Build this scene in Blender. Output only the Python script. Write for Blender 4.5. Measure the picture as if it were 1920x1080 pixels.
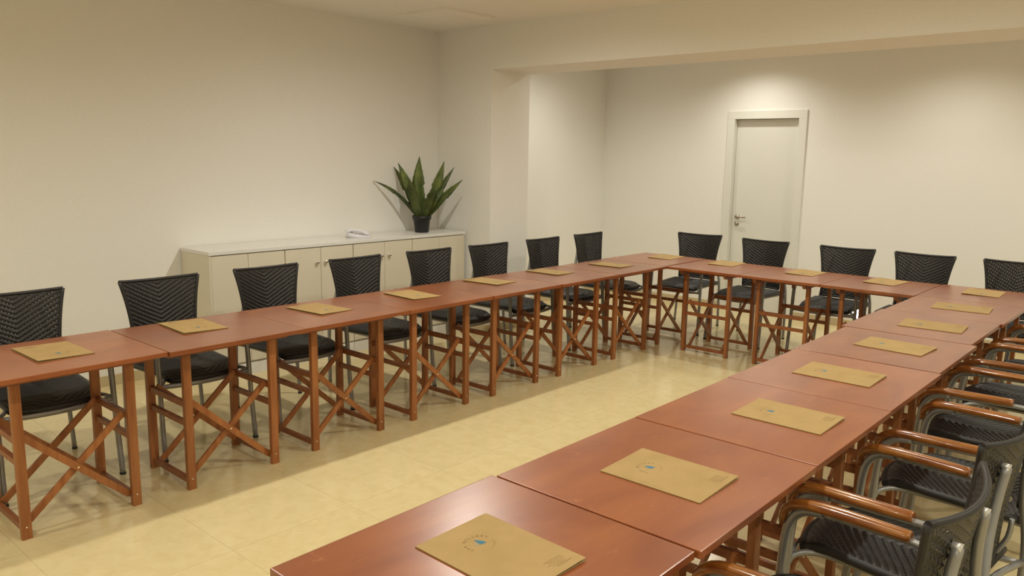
import bpy, bmesh, math, random
from mathutils import Vector, Matrix
random.seed(7)
PI = math.pi
C = bpy.context.scene.collection
for o in list(bpy.data.objects):
    bpy.data.objects.remove(o, do_unlink=True)

# ------------------------------------------------------------------ camera
CX, CY, CZ = 3.5021, -5.9871, 1.6528
YAW, PIT, ROL, FPX = -0.7219, -0.1644, 0.0175, 1486.7
fw = Vector((math.sin(YAW)*math.cos(PIT), math.cos(YAW)*math.cos(PIT), math.sin(PIT)))
r0 = Vector((math.cos(YAW), -math.sin(YAW), 0)); u0 = r0.cross(fw)
r2 = math.cos(ROL)*r0 + math.sin(ROL)*u0
u2 = -math.sin(ROL)*r0 + math.cos(ROL)*u0
cd = bpy.data.cameras.new('camera'); cam = bpy.data.objects.new('camera', cd); C.objects.link(cam)
cam.matrix_world = Matrix(((r2.x, u2.x, -fw.x, CX), (r2.y, u2.y, -fw.y, CY), (r2.z, u2.z, -fw.z, CZ), (0, 0, 0, 1)))
cd.sensor_width = 36; cd.lens = FPX*36/1920; cd.clip_start = 0.05
bpy.context.scene.camera = cam

# ------------------------------------------------------------------ world, lights, exposure
sc = bpy.context.scene
w = bpy.data.worlds.new('world'); sc.world = w; w.use_nodes = True
w.node_tree.nodes['Background'].inputs[0].default_value = (1.0, .86, .66, 1)
w.node_tree.nodes['Background'].inputs[1].default_value = 0.02
sc.view_settings.view_transform = 'Standard'; sc.view_settings.look = 'None'
sc.view_settings.gamma = 1.0; sc.view_settings.exposure = 0.62
sc.view_settings.use_curve_mapping = False
WARM = (1.0, .965, .855)
ROOM = dict(x0=-2.22, x1=5.2, y0=-9.0, y1=2.2, z=2.8)
# (x, y, watts, cone degrees)
DOWNLIGHTS = [(-.25, -2.15, 62, 177), (-.25, -4.4, 33, 160), (-.25, -6.8, 50, 168),
              (2.0, -2.15, 50, 177), (2.0, -4.4, 34, 165), (2.0, -6.8, 40, 168),
              (4.1, -2.15, 40, 168), (4.1, -4.4, 40, 168), (4.1, -6.8, 40, 168)]
BACKLIGHTS = [(-.2, 1.60, 28, 150), (1.70, 1.40, 22, 150), (3.6, 1.40, 22, 150), (-1.30, .70, 30, 165), (.75, .55, 34, 165), (2.8, .55, 34, 165)]  # the row nearest the beam is added fill to brighten this zone
for i, (x, y, e, a) in enumerate(DOWNLIGHTS + BACKLIGHTS):
    ld = bpy.data.lights.new('downlight_lamp', 'SPOT'); ld.energy = e; ld.color = WARM
    ld.spot_size = math.radians(a); ld.spot_blend = 1.0 if i >= 9 else .85
    ld.shadow_soft_size = 0.045
    lo = bpy.data.objects.new('downlight_lamp', ld); C.objects.link(lo); lo.location = (x, y, ROOM['z']-.03)

# ------------------------------------------------------------------ materials
def mat(name, col, rough=.5, metal=0.0, spec=.5, coat=0.0):
    m = bpy.data.materials.new(name); m.use_nodes = True
    b = m.node_tree.nodes['Principled BSDF']
    b.inputs['Base Color'].default_value = (*col, 1); b.inputs['Roughness'].default_value = rough
    b.inputs['Metallic'].default_value = metal; b.inputs['Specular IOR Level'].default_value = spec
    b.inputs['Coat Weight'].default_value = coat
    return m
def nd(m, t, **k):
    n = m.node_tree.nodes.new(t)
    for a, v in k.items(): setattr(n, a, v)
    return n
def lk(m, a, b): m.node_tree.links.new(a, b)
def noisy(m, c1, c2, scale=(1, 1, 1), ns=8, detail=6, bump=0.0, rnd=0.0, coords='Object', lo=.35, hi=.65, dist=0.0):
    """colour from stretched noise, optional tone per object"""
    b = m.node_tree.nodes['Principled BSDF']
    tc = nd(m, 'ShaderNodeTexCoord'); mp = nd(m, 'ShaderNodeMapping'); mp.inputs['Scale'].default_value = scale
    n = nd(m, 'ShaderNodeTexNoise'); n.inputs['Scale'].default_value = ns; n.inputs['Detail'].default_value = detail
    n.inputs['Distortion'].default_value = dist
    cr = nd(m, 'ShaderNodeValToRGB'); cr.color_ramp.elements[0].color = (*c1, 1); cr.color_ramp.elements[1].color = (*c2, 1)
    cr.color_ramp.elements[0].position = lo; cr.color_ramp.elements[1].position = hi
    src = tc.outputs[coords]
    if rnd:
        oi = nd(m, 'ShaderNodeObjectInfo'); ad = nd(m, 'ShaderNodeVectorMath', operation='ADD')
        mu = nd(m, 'ShaderNodeMath', operation='MULTIPLY'); mu.inputs[1].default_value = 37
        cx = nd(m, 'ShaderNodeCombineXYZ'); lk(m, oi.outputs['Random'], mu.inputs[0]); lk(m, mu.outputs[0], cx.inputs[2])
        lk(m, src, ad.inputs[0]); lk(m, cx.outputs[0], ad.inputs[1]); src = ad.outputs[0]
    lk(m, src, mp.inputs[0]); lk(m, mp.outputs[0], n.inputs[0]); lk(m, n.outputs[0], cr.inputs[0])
    out = cr.outputs[0]
    if rnd:
        hs = nd(m, 'ShaderNodeHueSaturation'); mr = nd(m, 'ShaderNodeMapRange')
        mr.inputs[3].default_value = 1-rnd; mr.inputs[4].default_value = 1+rnd
        lk(m, oi.outputs['Random'], mr.inputs[0]); lk(m, mr.outputs[0], hs.inputs['Value']); lk(m, out, hs.inputs['Color'])
        out = hs.outputs[0]
    lk(m, out, b.inputs['Base Color'])
    if bump:
        bp = nd(m, 'ShaderNodeBump'); bp.inputs['Strength'].default_value = bump; bp.inputs['Distance'].default_value = .002
        lk(m, n.outputs[0], bp.inputs['Height']); lk(m, bp.outputs[0], b.inputs['Normal'])
    return out
M = {}
M['wall'] = mat('painted_wall', (.89, .875, .83), .75, spec=.25); noisy(M['wall'], (.88, .865, .82), (.90, .885, .84), ns=60, bump=.08)
M['ceiling'] = mat('painted_ceiling', (.92, .90, .85), .85, spec=.2)
M['floor'] = mat('polished_cream_stone', (.72, .62, .42), .16, spec=.5)
noisy(M['floor'], (.70, .575, .305), (.75, .63, .355), ns=16, detail=12, rnd=.012, lo=.3, hi=.62, dist=.6)
M['grout'] = mat('grout', (.60, .50, .30), .5)
M['skirt'] = mat('beige_skirting', (.60, .49, .30), .3)
M['top'] = mat('mahogany_tabletop', (.35, .1, .04), .34, spec=.5, coat=.6)
M['top'].node_tree.nodes['Principled BSDF'].inputs['Coat Roughness'].default_value = .27
M['leg'] = mat('stained_wood', (.36, .14, .045), .38)
noisy(M['leg'], (.27, .088, .024), (.39, .150, .046), scale=(1, 1, .12), ns=30, rnd=.12)
M['batten'] = mat('stained_wood_batten', (.33, .12, .04), .4)
noisy(M['batten'], (.24, .075, .022), (.32, .11, .034), scale=(1, .1, 1), ns=30, rnd=.08)
M['screw'] = mat('bright_bolt', (.85, .8, .7), .25, metal=1)
M['alu'] = mat('grey_metal', (.33, .33, .32), .36, metal=.55)
M['alu_light'] = mat('silver_metal', (.75, .74, .71), .3, metal=.6)
M['rubber'] = mat('black_rubber', (.01, .01, .012), .7)
M['weave'] = mat('black_woven_resin', (.018, .0168, .0158), .42, spec=.5)
M['rim'] = mat('black_woven_edge', (.017, .016, .015), .5)
M['arm'] = mat('varnished_arm_wood', (.33, .11, .02), .2, coat=.6)
noisy(M['arm'], (.20, .05, .009), (.38, .145, .027), scale=(6, 1, 6), ns=9, rnd=.15)
M['kraft'] = mat('kraft_card', (.50, .34, .14), .75, spec=.2); noisy(M['kraft'], (.405, .275, .115), (.44, .30, .13), ns=14, rnd=.02)
M['paper'] = mat('kraft_inside', (.40, .26, .11), .8)
M['blue'] = mat('blue_print', (.045, .17, .26), .7); M['pale'] = mat('pale_blue_print', (.30, .30, .20), .7)
M['ink'] = mat('brown_print', (.17, .09, .035), .8); M['ink2'] = mat('faint_print', (.30, .18, .06), .8)
M['cab'] = mat('cream_laminate', (.78, .72, .58), .4); M['cabtop'] = mat('white_laminate', (.84, .83, .80), .3)
M['gap'] = mat('cabinet_inside', (.35, .29, .19), .8)
M['knob'] = mat('chrome_knob', (.75, .73, .7), .18, metal=1)
M['pot'] = mat('black_plastic', (.01, .0105, .012), .45)
M['soil'] = mat('soil', (.03, .018, .01), .95)
M['phone'] = mat('white_plastic', (.78, .77, .82), .35); M['phone_d'] = mat('grey_plastic', (.22, .21, .25), .5)
M['door'] = mat('white_door_paint', (.80, .79, .73), .4); M['hinge'] = mat('brushed_steel', (.42, .38, .32), .3, metal=1)
M['lamp_white'] = mat('lamp_trim', (.8, .78, .74), .4)
def emis(name, col, s):
    m = mat(name, col); b = m.node_tree.nodes['Principled BSDF']
    b.inputs['Emission Color'].default_value = (*col, 1); b.inputs['Emission Strength'].default_value = s
    return m
M['glow'] = emis('lamp_glow', (1, .82, .55), 12); M['led'] = emis('led_glow', (.93, .93, 1), 9)
# leaf: two greens and yellowish margins by generated noise
M['leaf'] = mat('agave_leaf', (.05, .09, .02), .45); noisy(M['leaf'], (.045, .075, .018), (.14, .175, .04), scale=(1, 1, 1), ns=9, rnd=.3)
# tabletop: broad veneer figure, long grain, sparse pale scratches
def tabletop_mat():
    m = M['top']; b = m.node_tree.nodes['Principled BSDF']
    fig = noisy(m, (.26, .061, .015), (.37, .110, .029), scale=(1, .45, 1), ns=5, detail=8, rnd=.10, lo=.3, hi=.7, dist=.8)
    tc = nd(m, 'ShaderNodeTexCoord'); mp = nd(m, 'ShaderNodeMapping'); mp.inputs['Scale'].default_value = (60, 1.6, 1)
    n = nd(m, 'ShaderNodeTexNoise'); n.inputs['Scale'].default_value = 2.2; n.inputs['Detail'].default_value = 5
    lk(m, tc.outputs['Object'], mp.inputs[0]); lk(m, mp.outputs[0], n.inputs[0])
    mx = nd(m, 'ShaderNodeMix', data_type='RGBA', blend_type='MULTIPLY'); mx.inputs[0].default_value = .35
    cr = nd(m, 'ShaderNodeValToRGB'); cr.color_ramp.elements[0].position = .3; cr.color_ramp.elements[0].color = (.62, .55, .5, 1)
    lk(m, n.outputs[0], cr.inputs[0]); lk(m, fig, mx.inputs[6]); lk(m, cr.outputs[0], mx.inputs[7])
    # scratches: thin contour of a stretched noise inside a patch mask
    oi = nd(m, 'ShaderNodeObjectInfo'); mu = nd(m, 'ShaderNodeMath', operation='MULTIPLY'); mu.inputs[1].default_value = 53
    cx = nd(m, 'ShaderNodeCombineXYZ'); lk(m, oi.outputs['Random'], mu.inputs[0]); lk(m, mu.outputs[0], cx.inputs[2])
    ad = nd(m, 'ShaderNodeVectorMath', operation='ADD'); lk(m, tc.outputs['Object'], ad.inputs[0]); lk(m, cx.outputs[0], ad.inputs[1])
    m2 = nd(m, 'ShaderNodeMapping'); m2.inputs['Scale'].default_value = (2.2, 1, 1); m2.inputs['Rotation'].default_value = (0, 0, .35)
    n2 = nd(m, 'ShaderNodeTexNoise'); n2.inputs['Scale'].default_value = 4; n2.inputs['Detail'].default_value = 3; n2.inputs['Distortion'].default_value = 1.5
    lk(m, ad.outputs[0], m2.inputs[0]); lk(m, m2.outputs[0], n2.inputs[0])
    s1 = nd(m, 'ShaderNodeMath', operation='SUBTRACT'); s1.inputs[1].default_value = .5; lk(m, n2.outputs[0], s1.inputs[0])
    s2 = nd(m, 'ShaderNodeMath', operation='ABSOLUTE'); lk(m, s1.outputs[0], s2.inputs[0])
    s3 = nd(m, 'ShaderNodeMapRange'); s3.inputs[1].default_value = 0; s3.inputs[2].default_value = .010; s3.inputs[3].default_value = 1; s3.inputs[4].default_value = 0
    lk(m, s2.outputs[0], s3.inputs[0])
    n3 = nd(m, 'ShaderNodeTexNoise'); n3.inputs['Scale'].default_value = 7; lk(m, ad.outputs[0], n3.inputs[0])
    s4 = nd(m, 'ShaderNodeMapRange'); s4.inputs[1].default_value = .56; s4.inputs[2].default_value = .66; s4.inputs[3].default_value = 0; s4.inputs[4].default_value = .38
    lk(m, n3.outputs[0], s4.inputs[0])
    s5 = nd(m, 'ShaderNodeMath', operation='MULTIPLY'); lk(m, s3.outputs[0], s5.inputs[0]); lk(m, s4.outputs[0], s5.inputs[1])
    mx2 = nd(m, 'ShaderNodeMix', data_type='RGBA'); mx2.inputs[7].default_value = (.62, .26, .10, 1)
    lk(m, s5.outputs[0], mx2.inputs[0]); lk(m, mx.outputs[2], mx2.inputs[6]); lk(m, mx2.outputs[2], b.inputs['Base Color'])
tabletop_mat()
# weave holes: light shows through a lattice of tiny gaps along the chevrons (uv in metres)
def weave_mat(m, hr, hs):
    nt = m.node_tree; b = nt.nodes['Principled BSDF']; out = nt.nodes['Material Output']
    uv = nd(m, 'ShaderNodeUVMap'); sp = nd(m, 'ShaderNodeSeparateXYZ'); lk(m, uv.outputs[0], sp.inputs[0])
    def mth(op, a, bb=None):
        n = nd(m, 'ShaderNodeMath', operation=op)
        for i, v in enumerate((a, bb)):
            if v is None: continue
            if isinstance(v, (int, float)): n.inputs[i].default_value = v
            else: lk(m, v, n.inputs[i])
        return n.outputs[0]
    u, v = sp.outputs[0], sp.outputs[1]
    r = mth('DIVIDE', mth('SUBTRACT', v, mth('MULTIPLY', mth('ABSOLUTE', u), .55)), .026)
    fr = mth('ABSOLUTE', mth('SUBTRACT', mth('FRACT', r), .5))
    row = mth('MULTIPLY', mth('FLOOR', r), .5)
    s = mth('ADD', mth('DIVIDE', u, .0160), row)
    fs = mth('ABSOLUTE', mth('SUBTRACT', mth('FRACT', s), .5))
    # holes only well inside the panel
    hole = mth('MULTIPLY', mth('LESS_THAN', fr, hr), mth('LESS_THAN', fs, hs))
    hole = mth('MULTIPLY', hole, mth('LESS_THAN', mth('ABSOLUTE', u), .20))
    tr = nd(m, 'ShaderNodeBsdfTransparent'); mx = nd(m, 'ShaderNodeMixShader')
    lk(m, hole, mx.inputs[0]); lk(m, b.outputs[0], mx.inputs[1]); lk(m, tr.outputs[0], mx.inputs[2]); lk(m, mx.outputs[0], out.inputs[0])
    # strand bump across the ribs
    st = mth('SINE', mth('MULTIPLY', s, 2*PI)); bp = nd(m, 'ShaderNodeBump'); bp.inputs['Strength'].default_value = .5 if hr > .06 else .15; bp.inputs['Distance'].default_value = .0015
    lk(m, st, bp.inputs['Height']); lk(m, bp.outputs[0], b.inputs['Normal'])
M['weave_seat'] = mat('black_woven_seat', (.018, .0168, .0158), .42, spec=.5)
weave_mat(M['weave'], .085, .14); weave_mat(M['weave_seat'], .05, .08)

# ------------------------------------------------------------------ helpers
def box(bm, x0, x1, y0, y1, z0, z1, bev=0.0):
    vs = [bm.verts.new(p) for p in ((x0,y0,z0),(x1,y0,z0),(x1,y1,z0),(x0,y1,z0),(x0,y0,z1),(x1,y0,z1),(x1,y1,z1),(x0,y1,z1))]
    fs = [bm.faces.new([vs[i] for i in q]) for q in ((0,3,2,1),(4,5,6,7),(0,1,5,4),(1,2,6,5),(2,3,7,6),(3,0,4,7))]
    if bev:
        es = set(e for f in fs for e in f.edges)
        bmesh.ops.bevel(bm, geom=list(es), offset=bev, segments=2, affect='EDGES', profile=.7)
    return vs
def bar(bm, a, b, wdt, thk, side=Vector((1, 0, 0)), bev=0.0):
    """rectangular bar from a to b; width across (axis x side), thickness along side"""
    a, b = Vector(a), Vector(b); d = (b-a).normalized(); s = (side - d*side.dot(d)).normalized(); t = d.cross(s)
    L = (b-a).length; b2 = bmesh.new(); box(b2, 0, L, -thk/2, thk/2, -wdt/2, wdt/2, bev)
    mt = Matrix(((d.x, s.x, t.x, a.x), (d.y, s.y, t.y, a.y), (d.z, s.z, t.z, a.z), (0, 0, 0, 1)))
    b2.transform(mt); tmp = bpy.data.meshes.new('t'); b2.to_mesh(tmp); b2.free(); bm.from_mesh(tmp); bpy.data.meshes.remove(tmp)
def tube(bm, pts, rad, seg=12, sx=1.0, cap=True, up=Vector((0, 0, 1)), smooth=3):
    """swept tube; rad a number or list; sx scales the section sideways"""
    P = [Vector(p) for p in pts]
    R = rad if isinstance(rad, (list, tuple)) else [rad]*len(P)
    if smooth and len(P) > 2:                       # catmull-rom refinement
        Q, RR = [], []
        for i in range(len(P)-1):
            p0 = P[max(i-1, 0)]; p1 = P[i]; p2 = P[i+1]; p3 = P[min(i+2, len(P)-1)]
            for k in range(smooth):
                t = k/smooth
                Q.append(.5*((2*p1)+(-p0+p2)*t+(2*p0-5*p1+4*p2-p3)*t*t+(-p0+3*p1-3*p2+p3)*t**3)); RR.append(R[i]*(1-t)+R[i+1]*t)
        Q.append(P[-1]); RR.append(R[-1]); P, R = Q, RR
    rings = []
    side = None
    for i, p in enumerate(P):
        d = (P[min(i+1, len(P)-1)]-P[max(i-1, 0)]).normalized()
        if side is None:
            side = d.cross(up)
            if side.length < .1: side = d.cross(Vector((0, 1, 0)))
        side = (side - d*side.dot(d)).normalized(); t = side.cross(d)
        rings.append([bm.verts.new(p + side*(math.cos(2*PI*k/seg)*R[i]*sx) + t*(math.sin(2*PI*k/seg)*R[i])) for k in range(seg)])
    for a, b in zip(rings, rings[1:]):
        for k in range(seg):
            f = bm.faces.new((a[k], a[(k+1) % seg], b[(k+1) % seg], b[k])); f.smooth = True
    if cap:
        bm.faces.new(rings[0][::-1]); bm.faces.new(rings[-1])
def lathe(bm, prof, seg=28, c=(0, 0, 0), axis='z'):
    rings = []
    for r, z in prof:
        ring = []
        for k in range(seg):
            a = 2*PI*k/seg
            p = (c[0]+r*math.cos(a), c[1]+r*math.sin(a), c[2]+z) if axis == 'z' else (c[0]+r*math.cos(a), c[1]-z, c[2]+r*math.sin(a)) if axis == 'y' else (c[0]+z, c[1]+r*math.cos(a), c[2]+r*math.sin(a))
            ring.append(bm.verts.new(p))
        rings.append(ring)
    for a, b in zip(rings, rings[1:]):
        for k in range(seg):
            f = bm.faces.new((a[k], a[(k+1) % seg], b[(k+1) % seg], b[k])); f.smooth = True
    bm.faces.new(rings[0][::-1]); bm.faces.new(rings[-1])
def mk(name, fn, m, parent=None, smooth=None):
    bm = bmesh.new(); fn(bm)
    bmesh.ops.recalc_face_normals(bm, faces=bm.faces)
    me = bpy.data.meshes.new(name); bm.to_mesh(me); bm.free()
    ob = bpy.data.objects.new(name, me); C.objects.link(ob); me.materials.append(m)
    if smooth:
        for f in me.polygons: f.use_smooth = True
    if parent: ob.parent = parent
    return ob
def root(name, label, cat, loc=(0, 0, 0), rz=0.0, group=None):
    o = bpy.data.objects.new(name, None); C.objects.link(o); o.empty_display_size = .1
    o.location = loc; o.rotation_euler = (0, 0, rz); o['label'] = label; o['category'] = cat
    if group: o['group'] = group
    return o
def struct(name, fn, m, parent=None, label=None):
    o = mk(name, fn, m, parent)
    if parent is None: o['kind'] = 'structure'
    if label: o['label'] = label
    return o
def dup(src, loc, rz, label):
    c = src.copy(); C.objects.link(c); c.location = loc; c.rotation_euler = (0, 0, rz); c['label'] = label
    for ch in src.children:
        a = ch.copy(); C.objects.link(a); a.parent = c
        for g in ch.children:
            b = g.copy(); C.objects.link(b); b.parent = a
    return c

# ------------------------------------------------------------------ room shell
X0, X1, Y0, Y1, ZC = ROOM['x0'], ROOM['x1'], ROOM['y0'], ROOM['y1'], ROOM['z']
T = .15
DX0, DX1, DZ = -.525, .205, 2.105                    # door opening
BX0, BX1, BZ = -1.51, X1, 2.42; BY0, BY1 = -.62, -.09  # beam
fl = struct('floor', lambda bm: box(bm, X0-T, X1+T, Y0-T, Y1+T, -.12, -.0015), M['grout'], label='polished cream stone tile floor')
tile_me = None
TS = .6
ix = 0
for i in range(-4, 10):
    for j in range(-16, 5):
        x0, x1 = -.01+i*TS, -.01+(i+1)*TS; y0, y1 = -.22+j*TS, -.22+(j+1)*TS
        a, b, c, d = max(x0, X0), min(x1, X1), max(y0, Y0), min(y1, Y1)
        if b-a < .02 or d-c < .02: continue
        full = (b-a > TS-1e-4 and d-c > TS-1e-4)
        if full and tile_me:
            o = bpy.data.objects.new('floor_tile', tile_me); C.objects.link(o)
        else:
            o = mk('floor_tile', lambda bm: box(bm, -(b-a)/2+.0007, (b-a)/2-.0007, -(d-c)/2+.0007, (d-c)/2-.0007, -.012, 0), M['floor'])
            if full: tile_me = o.data
        o.location = ((a+b)/2, (c+d)/2, 0); o.parent = fl
struct('ceiling', lambda bm: box(bm, X0-T, X1+T, Y0-T, Y1+T, ZC, ZC+.15), M['ceiling'], label='plain painted ceiling')
def wall_left(bm): box(bm, X0-T, X0, Y0-T, Y1+T, 0, ZC)
struct('wall_left', wall_left, M['wall'], label='long plain cream wall behind the low cabinet')
def wall_back(bm):
    box(bm, X0, DX0, Y1, Y1+T, 0, ZC); box(bm, DX1, X1, Y1, Y1+T, 0, ZC); box(bm, DX0, DX1, Y1, Y1+T, DZ, ZC)
struct('wall_back', wall_back, M['wall'], label='far cream wall with the white door in it')
struct('wall_right', lambda bm: box(bm, X1, X1+T, Y0-T, Y1+T, 0, ZC), M['wall'])
struct('wall_front', lambda bm: box(bm, X0, X1, Y0-T, Y0, 0, ZC), M['wall'])
struct('trim_1', lambda bm: box(bm, X0, BX0, BY0, BY1, 0, ZC), M['wall'], label='square wall pier at the end of the ceiling beam')
struct('trim_2', lambda bm: box(bm, BX0, X1, BY0, BY1, BZ, ZC), M['wall'], label='deep painted ceiling beam crossing the room')
SK = .075
struct('baseboard_back', lambda bm: (box(bm, X0+.01, DX0-.075, Y1-.01, Y1, 0, SK, .002), box(bm, DX1+.075, X1, Y1-.01, Y1, 0, SK, .002)), M['skirt'], label='low beige stone skirting along the far wall')
struct('baseboard_left', lambda bm: (box(bm, X0, X0+.01, Y0, BY0, 0, SK, .002), box(bm, X0, X0+.01, BY1, Y1, 0, SK, .002)), M['skirt'])
struct('baseboard_pier', lambda bm: (box(bm, X0+.01, BX0+.01, BY0-.01, BY0, 0, SK, .002), box(bm, BX0, BX0+.01, BY0, BY1+.01, 0, SK, .002)), M['skirt'])
# door
dr = bpy.data.objects.new('door_1', None); C.objects.link(dr); dr['kind'] = 'structure'; dr['label'] = 'plain white flush door in a flat white frame, in the far wall'
cw = .072
def frame(bm):
    box(bm, DX0-cw, DX0+.012, Y1-.018, Y1, 0, DZ-.012, .003); box(bm, DX1-.012, DX1+cw, Y1-.018, Y1, 0, DZ-.012, .003)
    box(bm, DX0-cw, DX1+cw, Y1-.018, Y1, DZ-.012, DZ+cw, .003)
mk('door_frame', frame, M['door'], dr)
def jamb(bm):
    box(bm, DX0, DX0+.012, Y1, Y1+T, 0, DZ-.012); box(bm, DX1-.012, DX1, Y1, Y1+T, 0, DZ-.012); box(bm, DX0, DX1, Y1, Y1+T, DZ-.012, DZ)
mk('door_jamb', jamb, M['door'], dr)
lf = mk('door_leaf', lambda bm: box(bm, DX0+.015, DX1-.015, Y1+.055, Y1+.095, .006, DZ-.016, .002), M['door'], dr)
def handle(bm):
    y = Y1+.055
    lathe(bm, [(.026, 0), (.026, .006), (.022, .009), (.010, .010), (.010, .045)], 20, (DX0+.075, y, 1.04), 'y')
    tube(bm, [(DX0+.075, y-.045, 1.04), (DX0+.10, y-.048, 1.04), (DX0+.19, y-.048, 1.038)], .009, 10, smooth=0)
mk('door_handle', handle, M['hinge'], lf, True)
def lock(bm): lathe(bm, [(.026, 0), (.026, .006), (.021, .010), (.010, .011), (.008, .016)], 20, (DX0+.073, Y1+.055, .962), 'y')
mk('door_lock', lock, M['hinge'], lf, True)

# square access panel on the ceiling
pn = mk('ceiling_panel', lambda bm: box(bm, -1.78, -1.20, -1.49, -.925, ZC-.020, ZC, .002), M['ceiling'])
pn['label'] = 'square flush panel in the ceiling above the end of the cabinet'; pn['category'] = 'ceiling panel'
# ceiling downlights (fittings of the lamps above, the added fill lamps too)
dl0 = None
nm = {0: 'left', 1: 'middle', 2: 'right'}
for i, (x, y, e, a) in enumerate(DOWNLIGHTS + BACKLIGHTS):
    if i < 9:
        zone = ('over the left table row', 'between the rows, toward the right tables', 'behind the right chairs')[i//3]
        pos = ('nearest the beam', 'midway along the room', 'farthest from the beam')[i % 3]
        lab = 'round recessed ceiling downlight %s, %s' % (zone, pos)
    else:
        lab = 'round recessed downlight beyond the beam, ' + ('just in front of the white door', 'near the far wall, right of the door', 'near the far wall, by the right wall', 'added fill lamp in the corner behind the pier', 'added fill lamp over the short far table row', 'added fill lamp over the right corner table')[i-9]
    if dl0 is None:
        dl0 = root('downlight', lab, 'ceiling light', (x, y, ZC), 0, 'recessed ceiling downlights')
        mk('trim_ring', lambda bm: lathe(bm, [(.060, -.001), (.060, -.006), (.046, -.008), (.044, -.001)], 28), M['lamp_white'], dl0)
        mk('diffuser', lambda bm: lathe(bm, [(.044, -.0012), (.044, -.002)], 28), M['glow'], dl0)
    else: dup(dl0, (x, y, ZC), 0, lab)
# small bright step light low in the far wall
sl = root('step_light', 'small bright white step light low on the far wall, behind the right end chairs', 'wall light', (.93, Y1, .155))
mk('light_housing', lambda bm: box(bm, -.05, .05, -.008, 0, -.058, .058, .003), M['lamp_white'], sl)
mk('light_lens', lambda bm: box(bm, -.040, .040, -.011, -.008, -.048, .048, .001), M['led'], sl)

# ------------------------------------------------------------------ tables
A, B, H = .656, .7255, .74
LX, LY = A/2-.127, B/2-.130
def make_table(label, loc):
    t = root('folding_table', label, 'table', loc, 0, 'folding wooden tables set in a U')
    mk('tabletop', lambda bm: box(bm, -A/2, A/2, -B/2, B/2, H-.021, H, .003), M['top'], t)
    def batten(s):
        def f(bm):
            z1, z0 = H-.0212, H-.057; y = LY+.105; x = s*LX
            prof = [(-y, z1), (-y, z1-.012), (-y+.006, z1-.022), (-y+.018, z0), (y-.018, z0), (y-.006, z1-.022), (y, z1-.012), (y, z1)]
            v1 = [bm.verts.new((x-.014, p[0], p[1])) for p in prof]; v2 = [bm.verts.new((x+.014, p[0], p[1])) for p in prof]
            bm.faces.new(v1); bm.faces.new(v2[::-1])
            for k in range(8): bm.faces.new((v1[k], v2[k], v2[(k+1) % 8], v1[(k+1) % 8]))
        return f
    for s in (-1, 1): mk('batten', batten(s), M['batten'], t)
    for sy in (-1, 1):
        for sx in (-1, 1):
            lg = mk('leg', lambda bm: box(bm, sx*LX-.0135, sx*LX+.0135, sy*LY-.020, sy*LY+.020, 0, H-.0575, .002), M['leg'], t)
            mk('bolt', lambda bm: lathe(bm, [(.0045, 0), (.0045, .002), (.002, .003)], 8, (sx*(LX+.0135), sy*LY, .055), 'x') if sx > 0 else lathe(bm, [(.002, -.003), (.0045, -.002), (.0045, 0)], 8, (sx*(LX+.0135), sy*LY, .055), 'x'), M['screw'], lg)
        mk('crossbar', lambda bm: box(bm, -LX+.0145, LX-.0145, sy*LY-.014, sy*LY+.014, H-.049, H-.0212, .002), M['batten'], t)
        for z, h in ((.432, .030), (.335, .026), (.042, .026)):
            mk('rail', lambda bm: box(bm, -LX+.0135, LX-.0135, sy*LY-.011, sy*LY+.011, z-h/2, z+h/2, .002), M['batten'], t)
    # crossed braces: one pair just inside each long side
    for sx in (-1, 1):
        for k, sg in enumerate((-1, 1)):
            x = sx*(LX-.030-.017*k)
            br = mk('brace', lambda bm: bar(bm, (x, -sg*(LY-.018), .050), (x, sg*(LY-.018), .445), .030, .014, Vector((1, 0, 0)), .002), M['leg'], t)
            if k == 0:
                mk('bolt', lambda bm: lathe(bm, [(.0045, -.0105), (.0045, .0105)], 8, (x, 0, .2475), 'x'), M['screw'], br)
    return t
TL = [(-.344, -4.735), (-.329, -4.006), (-.332, -3.279), (-.329, -2.552), (-.322, -1.825), (-.312, -1.097), (-.308, -.366)]
TR = [(2.335, -.353), (2.322, -1.080), (2.350, -1.817), (2.360, -2.552), (2.363, -3.280), (2.364, -4.012), (2.352, -4.745)]
ordn = ['nearest', 'second', 'third', 'fourth', 'fifth', 'sixth', 'seventh']
t0 = None
for i, (x, y) in enumerate(TL):
    lab = 'wooden table in the left row, %s' % (('nearest the camera, cut by the photo edge', 'second from the near end', 'third from the near end', 'middle one of seven before the corner', 'third before the far left corner table', 'second before the far left corner table', 'next to the far left corner table')[i])
    if t0 is None: t0 = make_table(lab, (x, y, 0))
    else: dup(t0, (x, y, 0), 0, lab)
dup(t0, (-.330, .366, 0), 0, 'reddish wooden table at the far left corner of the U')
for i, x in enumerate((.350, 1.008, 1.668)):
    dup(t0, (x, .345, 0), 0, 'wooden table in the short far row, ' + ('beside the left corner table', 'middle one of three', 'beside the right corner table')[i])
dup(t0, (2.330, .376, 0), 0, 'reddish wooden table at the far right corner of the U')
for i, (x, y) in enumerate(TR):
    dup(t0, (x, y, 0), 0, 'wooden table in the right row, ' + ('next to the far right corner table', 'second from the far right corner table', 'third from the far right corner table', 'middle one of seven before the corner', 'third from the near end', 'second from the near end', 'nearest the camera')[i])

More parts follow.
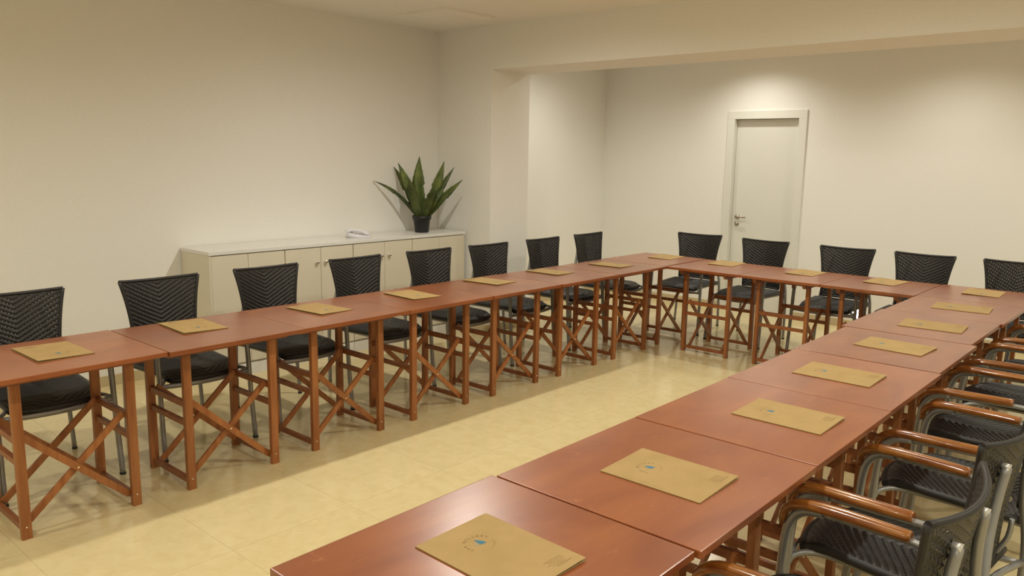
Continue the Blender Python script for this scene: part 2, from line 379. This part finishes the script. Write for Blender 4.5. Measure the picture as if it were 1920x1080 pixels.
# ------------------------------------------------------------------ chairs (local +Y faces the table)
SEATZ = .462
def rib(u, v, per=.026):
    r = (v - .55*abs(u))/per; f = r-math.floor(r)
    return math.cos((f)*2*PI)               # crest at row edges, groove at the hole rows
def grid_panel(bm, pos, nu, nv, uvf, amp, thick):
    """ribbed panel: pos(a,b)->(point, normal), a in -1..1, b in 0..1"""
    uvl = bm.loops.layers.uv.new('UVMap')
    F, Bk, UV = [], [], []
    for j in range(nv+1):
        fr, br, ur = [], [], []
        for i in range(nu+1):
            a = -1+2*i/nu; b = j/nv; p, n = pos(a, b); u, v = uvf(a, b)
            e = min(1, (1-abs(a))*12, b*14, (1-b)*14)
            d = amp*rib(u, v)*max(0, e)
            fr.append(bm.verts.new(p+n*(thick/2+d))); br.append(bm.verts.new(p-n*(thick/2-d))); ur.append((u, v))
        F.append(fr); Bk.append(br); UV.append(ur)
    def face(q, uvs):
        f = bm.faces.new(q); f.smooth = True
        for l, t in zip(f.loops, uvs): l[uvl].uv = t
    for j in range(nv):
        for i in range(nu):
            ix = [(j, i), (j, i+1), (j+1, i+1), (j+1, i)]
            face([F[a][b] for a, b in ix], [UV[a][b] for a, b in ix])
            ix = ix[::-1]; face([Bk[a][b] for a, b in ix], [UV[a][b] for a, b in ix])
    for i in range(nu):
        for j, s in ((0, 1), (nv, -1)):
            q = [F[j][i], Bk[j][i], Bk[j][i+1], F[j][i+1]]; face(q[::s], [(.3, .3)]*4)
    for j in range(nv):
        for i, s in ((0, -1), (nu, 1)):
            q = [F[j][i], Bk[j][i], Bk[j+1][i], F[j+1][i]]; face(q[::s], [(.3, .3)]*4)
def back_pos(a, t):
    wd = .183+.050*t**2.3
    x = a*wd
    z = .475+.437*t - .012*(1-a*a)*t
    yc = -.245-.050*t-.018*t*t
    sag = .020+.028*t
    y = yc + sag*a*a
    n = Vector((-2*sag*a/wd, 1, -.12)); n.normalize()
    return Vector((x, y, z)), n
def seat_pos(a, b):
    wd = .230-.035*b**1.5
    y = -.235+.445*b + .050*(1-a*a)*max(0, b-.3)/.7
    z = SEATZ-.012*math.sin(PI*min(1, b*1.1))*(1-a*a)-.012 - .020*max(0, (b-.88)/.12)**2
    return Vector((a*wd, y, z)), Vector((0, 0, 1))
def make_chair(label, loc, rz):
    t = root('woven_armchair', label, 'chair', loc, rz, 'black woven armchairs around the tables')
    bk = mk('backrest', lambda bm: grid_panel(bm, back_pos, 60, 110, lambda a, b: (a*(.183+.05*b**2.3), .44*b), .0025, .008), M['weave'], t)
    def brim(bm):
        pts = [back_pos(-1, k/8)[0] for k in range(9)] + [back_pos(-1+2*k/8, 1)[0] for k in range(1, 8)] + [back_pos(1, 1-k/8)[0] for k in range(9)] + [back_pos(1-2*k/8, 0)[0] for k in range(1, 8)]
        for seg in (pts[:9], pts[8:17], pts[16:25], pts[24:]+[pts[0]]): tube(bm, seg, .0095, 8, smooth=2)
    mk('edge_binding', brim, M['rim'], bk)
    st = mk('seat', lambda bm: grid_panel(bm, seat_pos, 60, 116, lambda a, b: (a*.215, -.45*b), .0045, .020), M['weave_seat'], t)
    def srim(bm):
        pts = [seat_pos(-1, k/6)[0] for k in range(7)]; p2 = [seat_pos(-1+2*k/10, 1)[0] for k in range(11)]
        p3 = [seat_pos(1, 1-k/6)[0] for k in range(7)]; p4 = [seat_pos(1-2*k/6, 0)[0] for k in range(7)]
        for seg in (pts, p3, p4): tube(bm, [p-Vector((0, 0, .004)) for p in seg], .015, 10, smooth=2)
        tube(bm, [p-Vector((0, 0, .006)) for p in p2], .019, 10, smooth=2)
    mk('edge_binding', srim, M['rim'], st)
    for s in (-1, 1):
        fl_ = mk('leg', lambda bm: tube(bm, [(s*.268, .272, .006), (s*.265, .252, .20), (s*.262, .238, .40), (s*.260, .230, .53), (s*.259, .214, .596), (s*.257, .178, .633), (s*.255, .120, .643)], .0148, 12, sx=.92), M['alu'], t)
        mk('foot_cap', lambda bm: lathe(bm, [(.0155, 0), (.0155, .010), (.012, .012)], 12, (s*.268, .272, 0)), M['rubber'], fl_)
        rl = mk('leg', lambda bm: tube(bm, [(s*.236, -.280, .006), (s*.229, -.292, .20), (s*.220, -.300, .42), (s*.202, -.298, .53), (s*.166, -.290, .64), (s*.136, -.293, .75), (s*.122, -.302, .835)], .0132, 12, sx=.92), M['alu'], t)
        mk('foot_cap', lambda bm: lathe(bm, [(.0135, 0), (.0135, .010), (.011, .012)], 12, (s*.236, -.280, 0)), M['rubber'], rl)
        mk('back_bracket', lambda bm: tube(bm, [(s*.122, -.310, .832), (s*.124, -.288, .838)], [.0125, .008], 10, smooth=0), M['alu_light'], rl)
        mk('arm_tube', lambda bm: tube(bm, [(s*.255, .120, .643), (s*.250, 0, .645), (s*.243, -.13, .647), (s*.226, -.20, .640), (s*.196, -.246, .626)], .0105, 10), M['alu'], t)
        mk('armrest', lambda bm: tube(bm, [(s*.259, .244, .578), (s*.258, .236, .620), (s*.256, .200, .648), (s*.254, .150, .658), (s*.252, .05, .660), (s*.247, -.06, .660), (s*.243, -.112, .660), (s*.2425, -.119, .660)],
                                 [.010, .0135, .0160, .0165, .0170, .0170, .0165, .011], 14, sx=1.3), M['arm'], t)
        mk('back_support', lambda bm: tube(bm, [(s*.155, -.222, .436), (s*.158, -.240, .47), (s*.160, -.262, .52), (s*.160, -.268, .58)], .008, 8), M['alu'], t)
        mk('side_rail', lambda bm: tube(bm, [(s*.260, .234, .385), (s*.245, .222, .412), (s*.205, .17, .424), (s*.192, .05, .424), (s*.196, -.15, .424), (s*.217, -.298, .424)], .0105, 8), M['alu'], t)
    mk('front_rail', lambda bm: tube(bm, [(-.260, .232, .392), (-.235, .236, .402), (-.15, .259, .402), (0, .270, .400), (.15, .259, .402), (.235, .236, .402), (.260, .232, .392)], .0135, 10, sx=.6), M['alu'], t)
    mk('rear_rail', lambda bm: tube(bm, [(-.219, -.300, .432), (0, -.262, .434), (.219, -.300, .432)], .010, 8), M['alu'], t)
    return t
ch0 = None
def chair(x, y, rz, lab):
    global ch0
    if ch0 is None: ch0 = make_chair(lab, (x, y, 0), rz)
    else: dup(ch0, (x, y, 0), rz, lab)
R = math.radians
LCH = [(-.83, -4.66, 0), (-.83, -3.90, 0), (-.84, -3.19, 0), (-.84, -2.46, 2), (-.835, -1.755, 0), (-.82, -1.09, -1), (-.83, -.345, 0), (-.845, .385, 1)]
LLAB = ['cut by the left edge of the photo', 'second from the left edge', 'third from the left edge, in front of the cabinet doors', 'fourth from the left edge, below the phone', 'fifth from the left edge, below the potted plant', 'sixth from the left edge, in front of the wall pier', 'second from the far left corner, beyond the pier', 'nearest the far left corner of the tables']
for (x, y, a), l in zip(LCH, LLAB): chair(x, y, R(-90+a), 'woven chair, left row, ' + l)
FCH = [(-.34, .985, 4), (.35, .915, -3), (1.13, .895, 1), (1.735, .90, -3), (2.42, .93, 2)]
FLAB = ['left of the white door, at the far left corner', 'right in front of the white door', 'first right of the door', 'second right of the door', 'behind the far right corner table, cut by the photo edge']
for (x, y, a), l in zip(FCH, FLAB): chair(x, y, R(180+a), 'woven chair, far row, ' + l)
RCH = [(2.86, -.48, 0), (2.86, -1.19, 0), (2.845, -1.91, 0), (2.90, -2.65, -3), (2.870, -3.38, -5), (2.874, -4.010, -1)]
RLAB = ['farthest one, mostly hidden', 'second from the far end', 'third from the far end', 'third from the near end', 'second from the near end, with its seat in full view', 'nearest the camera, its ribbed back seen from behind']
for (x, y, a), l in zip(RCH, RLAB): chair(x, y, R(90+a), 'woven chair, right row, ' + l)

# ------------------------------------------------------------------ kraft folders (page up = local +Y, opening on +X)
FW_, FH_ = .235, .325
def sheet(bm, x0, x1, y0, y1, zf, th, n=8):
    lo, hi = [], []
    for i in range(n+1):
        x = x0+(x1-x0)*i/n; z = zf((x-x0)/(x1-x0))
        lo.append([bm.verts.new((x, y, z)) for y in (y0, y1)]); hi.append([bm.verts.new((x, y, z+th)) for y in (y0, y1)])
    for i in range(n):
        bm.faces.new((hi[i][0], hi[i+1][0], hi[i+1][1], hi[i][1])); bm.faces.new((lo[i][1], lo[i+1][1], lo[i+1][0], lo[i][0]))
        for s in (0, 1): bm.faces.new((lo[i][s], lo[i+1][s], hi[i+1][s], hi[i][s]))
    for i in (0, n): bm.faces.new((lo[i][0], lo[i][1], hi[i][1], hi[i][0]))
def cover_z(t): return .0022+.0052*t**1.2
def top_z(x): return cover_z((x+FW_/2)/FW_)+.0009
def text_mesh(name, items, m, parent):
    """items: (string, size, matrix) joined into one flat mesh lying on the cover"""
    bm = bmesh.new()
    dg = bpy.context.evaluated_depsgraph_get()
    for s, size, mx in items:
        cu = bpy.data.curves.new('t', 'FONT'); cu.body = s; cu.size = size; cu.align_x = 'CENTER'; cu.resolution_u = 2
        to = bpy.data.objects.new('t', cu); me = bpy.data.meshes.new_from_object(to)
        me.transform(mx); bm.from_mesh(me); bpy.data.meshes.remove(me); bpy.data.objects.remove(to); bpy.data.curves.remove(cu)
    for v in bm.verts: v.co.z = top_z(v.co.x)+.0003
    me = bpy.data.meshes.new(name); bm.to_mesh(me); bm.free(); me.materials.append(m)
    o = bpy.data.objects.new(name, me); C.objects.link(o); o.parent = parent; return o
def make_folder(label, loc, rz):
    t = root('card_folder', label, 'folder', loc, rz, 'kraft card folders laid out on the tables')
    mk('back_cover', lambda bm: sheet(bm, -FW_/2, FW_/2, -FH_/2, FH_/2, lambda s: 0.0, .0009, 2), M['kraft'], t)
    mk('inner_sheet', lambda bm: sheet(bm, -FW_/2+.004, FW_/2-.010, -FH_/2+.004, FH_/2-.004, lambda s: .0012+.0012*s, .0009, 4), M['paper'], t)
    fc = mk('front_cover', lambda bm: sheet(bm, -FW_/2, FW_/2, -FH_/2, FH_/2, cover_z, .0009, 10), M['kraft'], t)
    ox, oy = -.004, .062
    def tri(pts):
        def f(bm):
            vs = [bm.verts.new((ox+x, oy+y, top_z(ox+x)+.0003)) for x, y in pts]; bm.faces.new(vs)
        return f
    mk('sail_mark', tri([(.001, .021), (.009, .012), (.014, .002), (.016, -.009), (.006, -.008), (-.002, -.006)]), M['blue'], fc)
    mk('small_sail_mark', tri([(-.003, .014), (-.004, -.005), (-.013, -.003)]), M['pale'], fc)
    def arc(s, a0, a1, r, size, flip=False):
        out = []
        for i, ch in enumerate(s):
            if ch == ' ': continue
            a = math.radians(a0+(a1-a0)*i/(len(s)-1))
            rot = a-PI/2 if not flip else a+PI/2
            out.append((ch, size, Matrix.Translation((ox+r*math.cos(a), oy+r*math.sin(a), 0)) @ Matrix.Rotation(rot, 4, 'Z')))
        return out
    text_mesh('ring_lettering', arc('CAN BELLART', 198, 18, .033, .0105), M['ink'], fc)
    text_mesh('small_ring_lettering', arc('ES HUEBO', -118, -22, .038, .0065, True), M['ink2'], fc)
    def small_print(bm):                              # too small to read in the photo: rows of tiny print marks
        rnd = random.Random(3)
        for row, (x0, x1, h) in enumerate(((.030, .080, .0022), (.034, .080, .0022), (.028, .078, .0022), (.036, .080, .0022), (.044, .092, .0032))):
            y = -.112-.0072*row; x = x0
            while x < x1:
                wdt = rnd.uniform(.002, .006); vs = [bm.verts.new((p, q, top_z(p)+.0003)) for p, q in ((x, y), (x+wdt, y), (x+wdt, y+h), (x, y+h))]
                bm.faces.new(vs); x += wdt+.0014
    mk('address_print', small_print, M['ink2'], fc)
    return t
FOLD = [('L', -0.379, -4.732, 1.0, 'left row, nearest folder at the left edge'), ('L', -0.459, -4.028, -2.7, 'left row, second from the near end'),
 ('L', -0.403, -3.278, 4.8, 'left row, third from the near end'), ('L', -0.392, -2.560, -2.4, 'left row, fourth from the near end'),
 ('L', -0.441, -1.767, 5.7, 'left row, fifth from the near end'), ('L', -0.445, -1.051, 2.7, 'left row, second before the corner table'),
 ('L', -0.353, -0.320, 2.1, 'left row, next to the corner table'), ('F', -0.318, 0.547, 6.1, 'far left corner table'),
 ('F', 0.296, 0.549, 3.8, 'far row, table beside the left corner'), ('F', 1.023, 0.513, -0.2, 'far row, middle table'),
 ('F', 1.657, 0.499, -4.8, 'far row, table beside the right corner'), ('F', 2.327, 0.488, 2.2, 'far right corner table'),
 ('R', 2.361, -0.319, 5.0, 'right row, next to the corner table'), ('R', 2.379, -1.083, 3.7, 'right row, second from the corner table'),
 ('R', 2.378, -1.784, -4.1, 'right row, third from the corner table'), ('R', 2.364, -2.531, -0.1, 'right row, middle table'),
 ('R', 2.433, -3.249, -0.3, 'right row, third from the near end'), ('R', 2.398, -4.024, 0.4, 'right row, second from the near end'),
 ('R', 2.353, -4.710, -1.5, 'right row, nearest the camera')]
f0 = None
for k, x, y, a, l in FOLD:
    rz = R({'L': -90, 'F': 180, 'R': 90}[k]+a); lab = 'kraft folder with blue sail mark, ' + l
    if f0 is None: f0 = make_folder(lab, (x, y, H+.0002), rz)
    else: dup(f0, (x, y, H+.0002), rz, lab)

# ------------------------------------------------------------------ low cabinet run
KX, KY0, KY1, KZ = -1.80, -3.225, -.66, .945         # door plane, ends, top
cabx0 = X0+.012
ys = [KY0+.022, -2.608, -1.963, -1.315, KY1-.022]
units = ['nearest unit at the left end', 'second from the left end', 'below the phone', 'at the right end, below the potted plant']
for i in range(4):
    a, b = ys[i], ys[i+1]
    if i == 0: a = KY0
    if i == 3: b = KY1
    u = root('cabinet', 'low cream two-door cabinet against the left wall, ' + units[i], 'cabinet', ((cabx0+KX)/2, (a+b)/2, 0), 0, 'low cream cabinets against the left wall')
    hx = (KX-cabx0)/2; hy = (b-a)/2
    g = .0015
    dlo, dhi = -hy+(.018 if i == 0 else .004), hy-(.018 if i == 3 else .004)
    def body(bm):
        box(bm, -hx, hx-.020, -hy+g, hy-g, .085, KZ-.0265)
        if i == 0: box(bm, hx-.020, hx, -hy+g, -hy+.016, .085, KZ-.0265)
        if i == 3: box(bm, hx-.020, hx, hy-.016, hy-g, .085, KZ-.0265)
    mk('carcass', body, M['cab'], u)
    mk('plinth', lambda bm: box(bm, -hx, hx-.003, -hy+g, hy-g, 0, .084), M['cabtop'], u)
    mid = {0: -2.919, 1: -2.282, 2: -1.63, 3: -.992}[i]-(a+b)/2
    for s, (p, q) in enumerate(((dlo, mid-.0018), (mid+.0018, dhi))):
        d = mk('door', lambda bm: box(bm, hx-.019, hx, p, q, .100, KZ-.034, .0015), M['cab'], u)
        ky = (q-.040) if s == 0 else (p+.040)
        mk('knob', lambda bm: lathe(bm, [(.006, 0), (.005, .008), (.013, .014), (.015, .021), (.011, .027), (.004, .029)], 16, (hx, ky, .795), 'x'), M['knob'], d)
ct = mk('countertop', lambda bm: box(bm, cabx0, KX+.006, KY0-.003, KY1+.003, KZ-.026, KZ, .002), M['cabtop'])
ct['label'] = 'long thin white countertop over the low cream cabinets'; ct['category'] = 'countertop'

# ------------------------------------------------------------------ potted agave
pl = root('potted_plant', 'spiky green agave in a black plastic pot on the white countertop', 'plant', (-1.985, -1.035, KZ))
mk('pot', lambda bm: lathe(bm, [(.062, 0), (.064, .004), (.078, .118), (.086, .120), (.089, .155), (.083, .155), (.080, .130), (.02, .128)], 36), M['pot'], pl)
mk('soil', lambda bm: lathe(bm, [(.079, .131), (.079, .140), (.03, .144)], 24), M['soil'], pl)
vr = Vector((.67, .742, 0)); vd = Vector((.742, -.67, 0))       # rightwards and toward the viewer's side
# tip (right, up, near), mid bend (right, up, near) from pot centre; width
LEAVES = [((-.02, .695, .00), (-.025, .40, .02), .105), ((-.215, .635, .03), (-.10, .38, .06), .085), ((-.255, .595, -.07), (-.12, .37, -.03), .07),
          ((-.435, .470, .10), (-.21, .345, .08), .032), ((.205, .655, .02), (.115, .38, .03), .088), ((.300, .600, -.06), (.145, .36, -.02), .06),
          ((.375, .490, .05), (.185, .315, .05), .06), ((-.115, .490, .17), (-.075, .34, .13), .085), ((.125, .400, .20), (.075, .32, .14), .085),
          ((.205, .405, -.02), (.14, .33, .10), .045)]
for tip, mid, wd in LEAVES:
    def leaf(bm):
        P0 = vr*(mid[0]*.18)+vd*(mid[2]*.3)+Vector((0, 0, .136))
        P1 = vr*mid[0]+vd*mid[2]+Vector((0, 0, mid[1])); P2 = vr*tip[0]+vd*tip[2]+Vector((0, 0, tip[1]))
        Pc = 2*P1-.5*P0-.5*P2
        n = 22; prev = None
        for i in range(n+1):
            t = i/n; p = P0*(1-t)**2+Pc*2*t*(1-t)+P2*t*t
            d = ((Pc-P0)*2*(1-t)+(P2-Pc)*2*t).normalized()
            out = (vd*1.0+vr*(.25 if tip[0] > 0 else -.25)); out = (out-d*out.dot(d)).normalized(); sd = d.cross(out)
            wv = wd*.56*(.42+.58*math.sin(PI*min(1, t*1.25+.12)) if t < .55 else (1-((t-.55)/.45)**1.5))
            wv = max(wv, .0012); tooth = 1+(.05 if i % 2 else -.03)
            ring = [bm.verts.new(p+sd*wv*tooth+out*wv*.32), bm.verts.new(p+sd*wv*.5+out*.002), bm.verts.new(p-out*.003), bm.verts.new(p-sd*wv*.5+out*.002), bm.verts.new(p-sd*wv*tooth+out*wv*.32),
                    bm.verts.new(p-sd*wv*.5-out*.004), bm.verts.new(p-out*.009), bm.verts.new(p+sd*wv*.5-out*.004)]
            if prev:
                for k in range(8): bm.faces.new((prev[k], prev[(k+1) % 8], ring[(k+1) % 8], ring[k])).smooth = True
            else: bm.faces.new(ring[::-1])
            prev = ring
        bm.faces.new(prev)
    mk('leaf', leaf, M['leaf'], pl)

# ------------------------------------------------------------------ desk phone
ph = root('desk_phone', 'white desk telephone lying on the countertop left of the plant', 'telephone', (-1.975, -1.77, KZ), R(50))
ph.scale = (1, 1, .82)
def base(bm):
    prof = [(-.10, 0), (.10, 0), (.10, .018), (.045, .030), (-.07, .052), (-.10, .050)]
    v1 = [bm.verts.new((x, -.075, z)) for x, z in prof]; v2 = [bm.verts.new((x, .075, z)) for x, z in prof]
    bm.faces.new(v1[::-1]); bm.faces.new(v2)
    es = []
    for k in range(6): bm.faces.new((v1[k], v1[(k+1) % 6], v2[(k+1) % 6], v2[k]))
    bmesh.ops.bevel(bm, geom=list(bm.edges), offset=.005, segments=2, affect='EDGES')
mk('phone_base', base, M['phone'], ph, True)
def hs(bm):
    tube(bm, [(-.098, -.050, .060), (-.085, -.050, .072), (-.05, -.050, .083), (.02, -.050, .070), (.062, -.050, .050), (.078, -.050, .034)], [.020, .024, .017, .016, .022, .019], 12, sx=1.15)
mk('handset', hs, M['phone'], ph)
mk('screen', lambda bm: bar(bm, (-.085, .022, .0535), (-.048, .022, .0475), .004, .072, Vector((0, 1, 0))), M['phone_d'], ph)
def keys(bm):
    for i in range(4):
        for j in range(3):
            x = -.030+i*.020; y = .000+j*.024; z = .046-(x+.05)*.19
            box(bm, x-.007, x+.007, y-.008, y+.008, z-.006, z+.003)
mk('keypad', keys, M['phone_d'], ph)
mk('cord', lambda bm: tube(bm, [(.078, -.052, .030), (.10, -.064, .008), (.07, -.088, .005), (.0, -.096, .005), (-.07, -.084, .006), (-.098, -.062, .012)], .003, 6), M['phone'], ph)
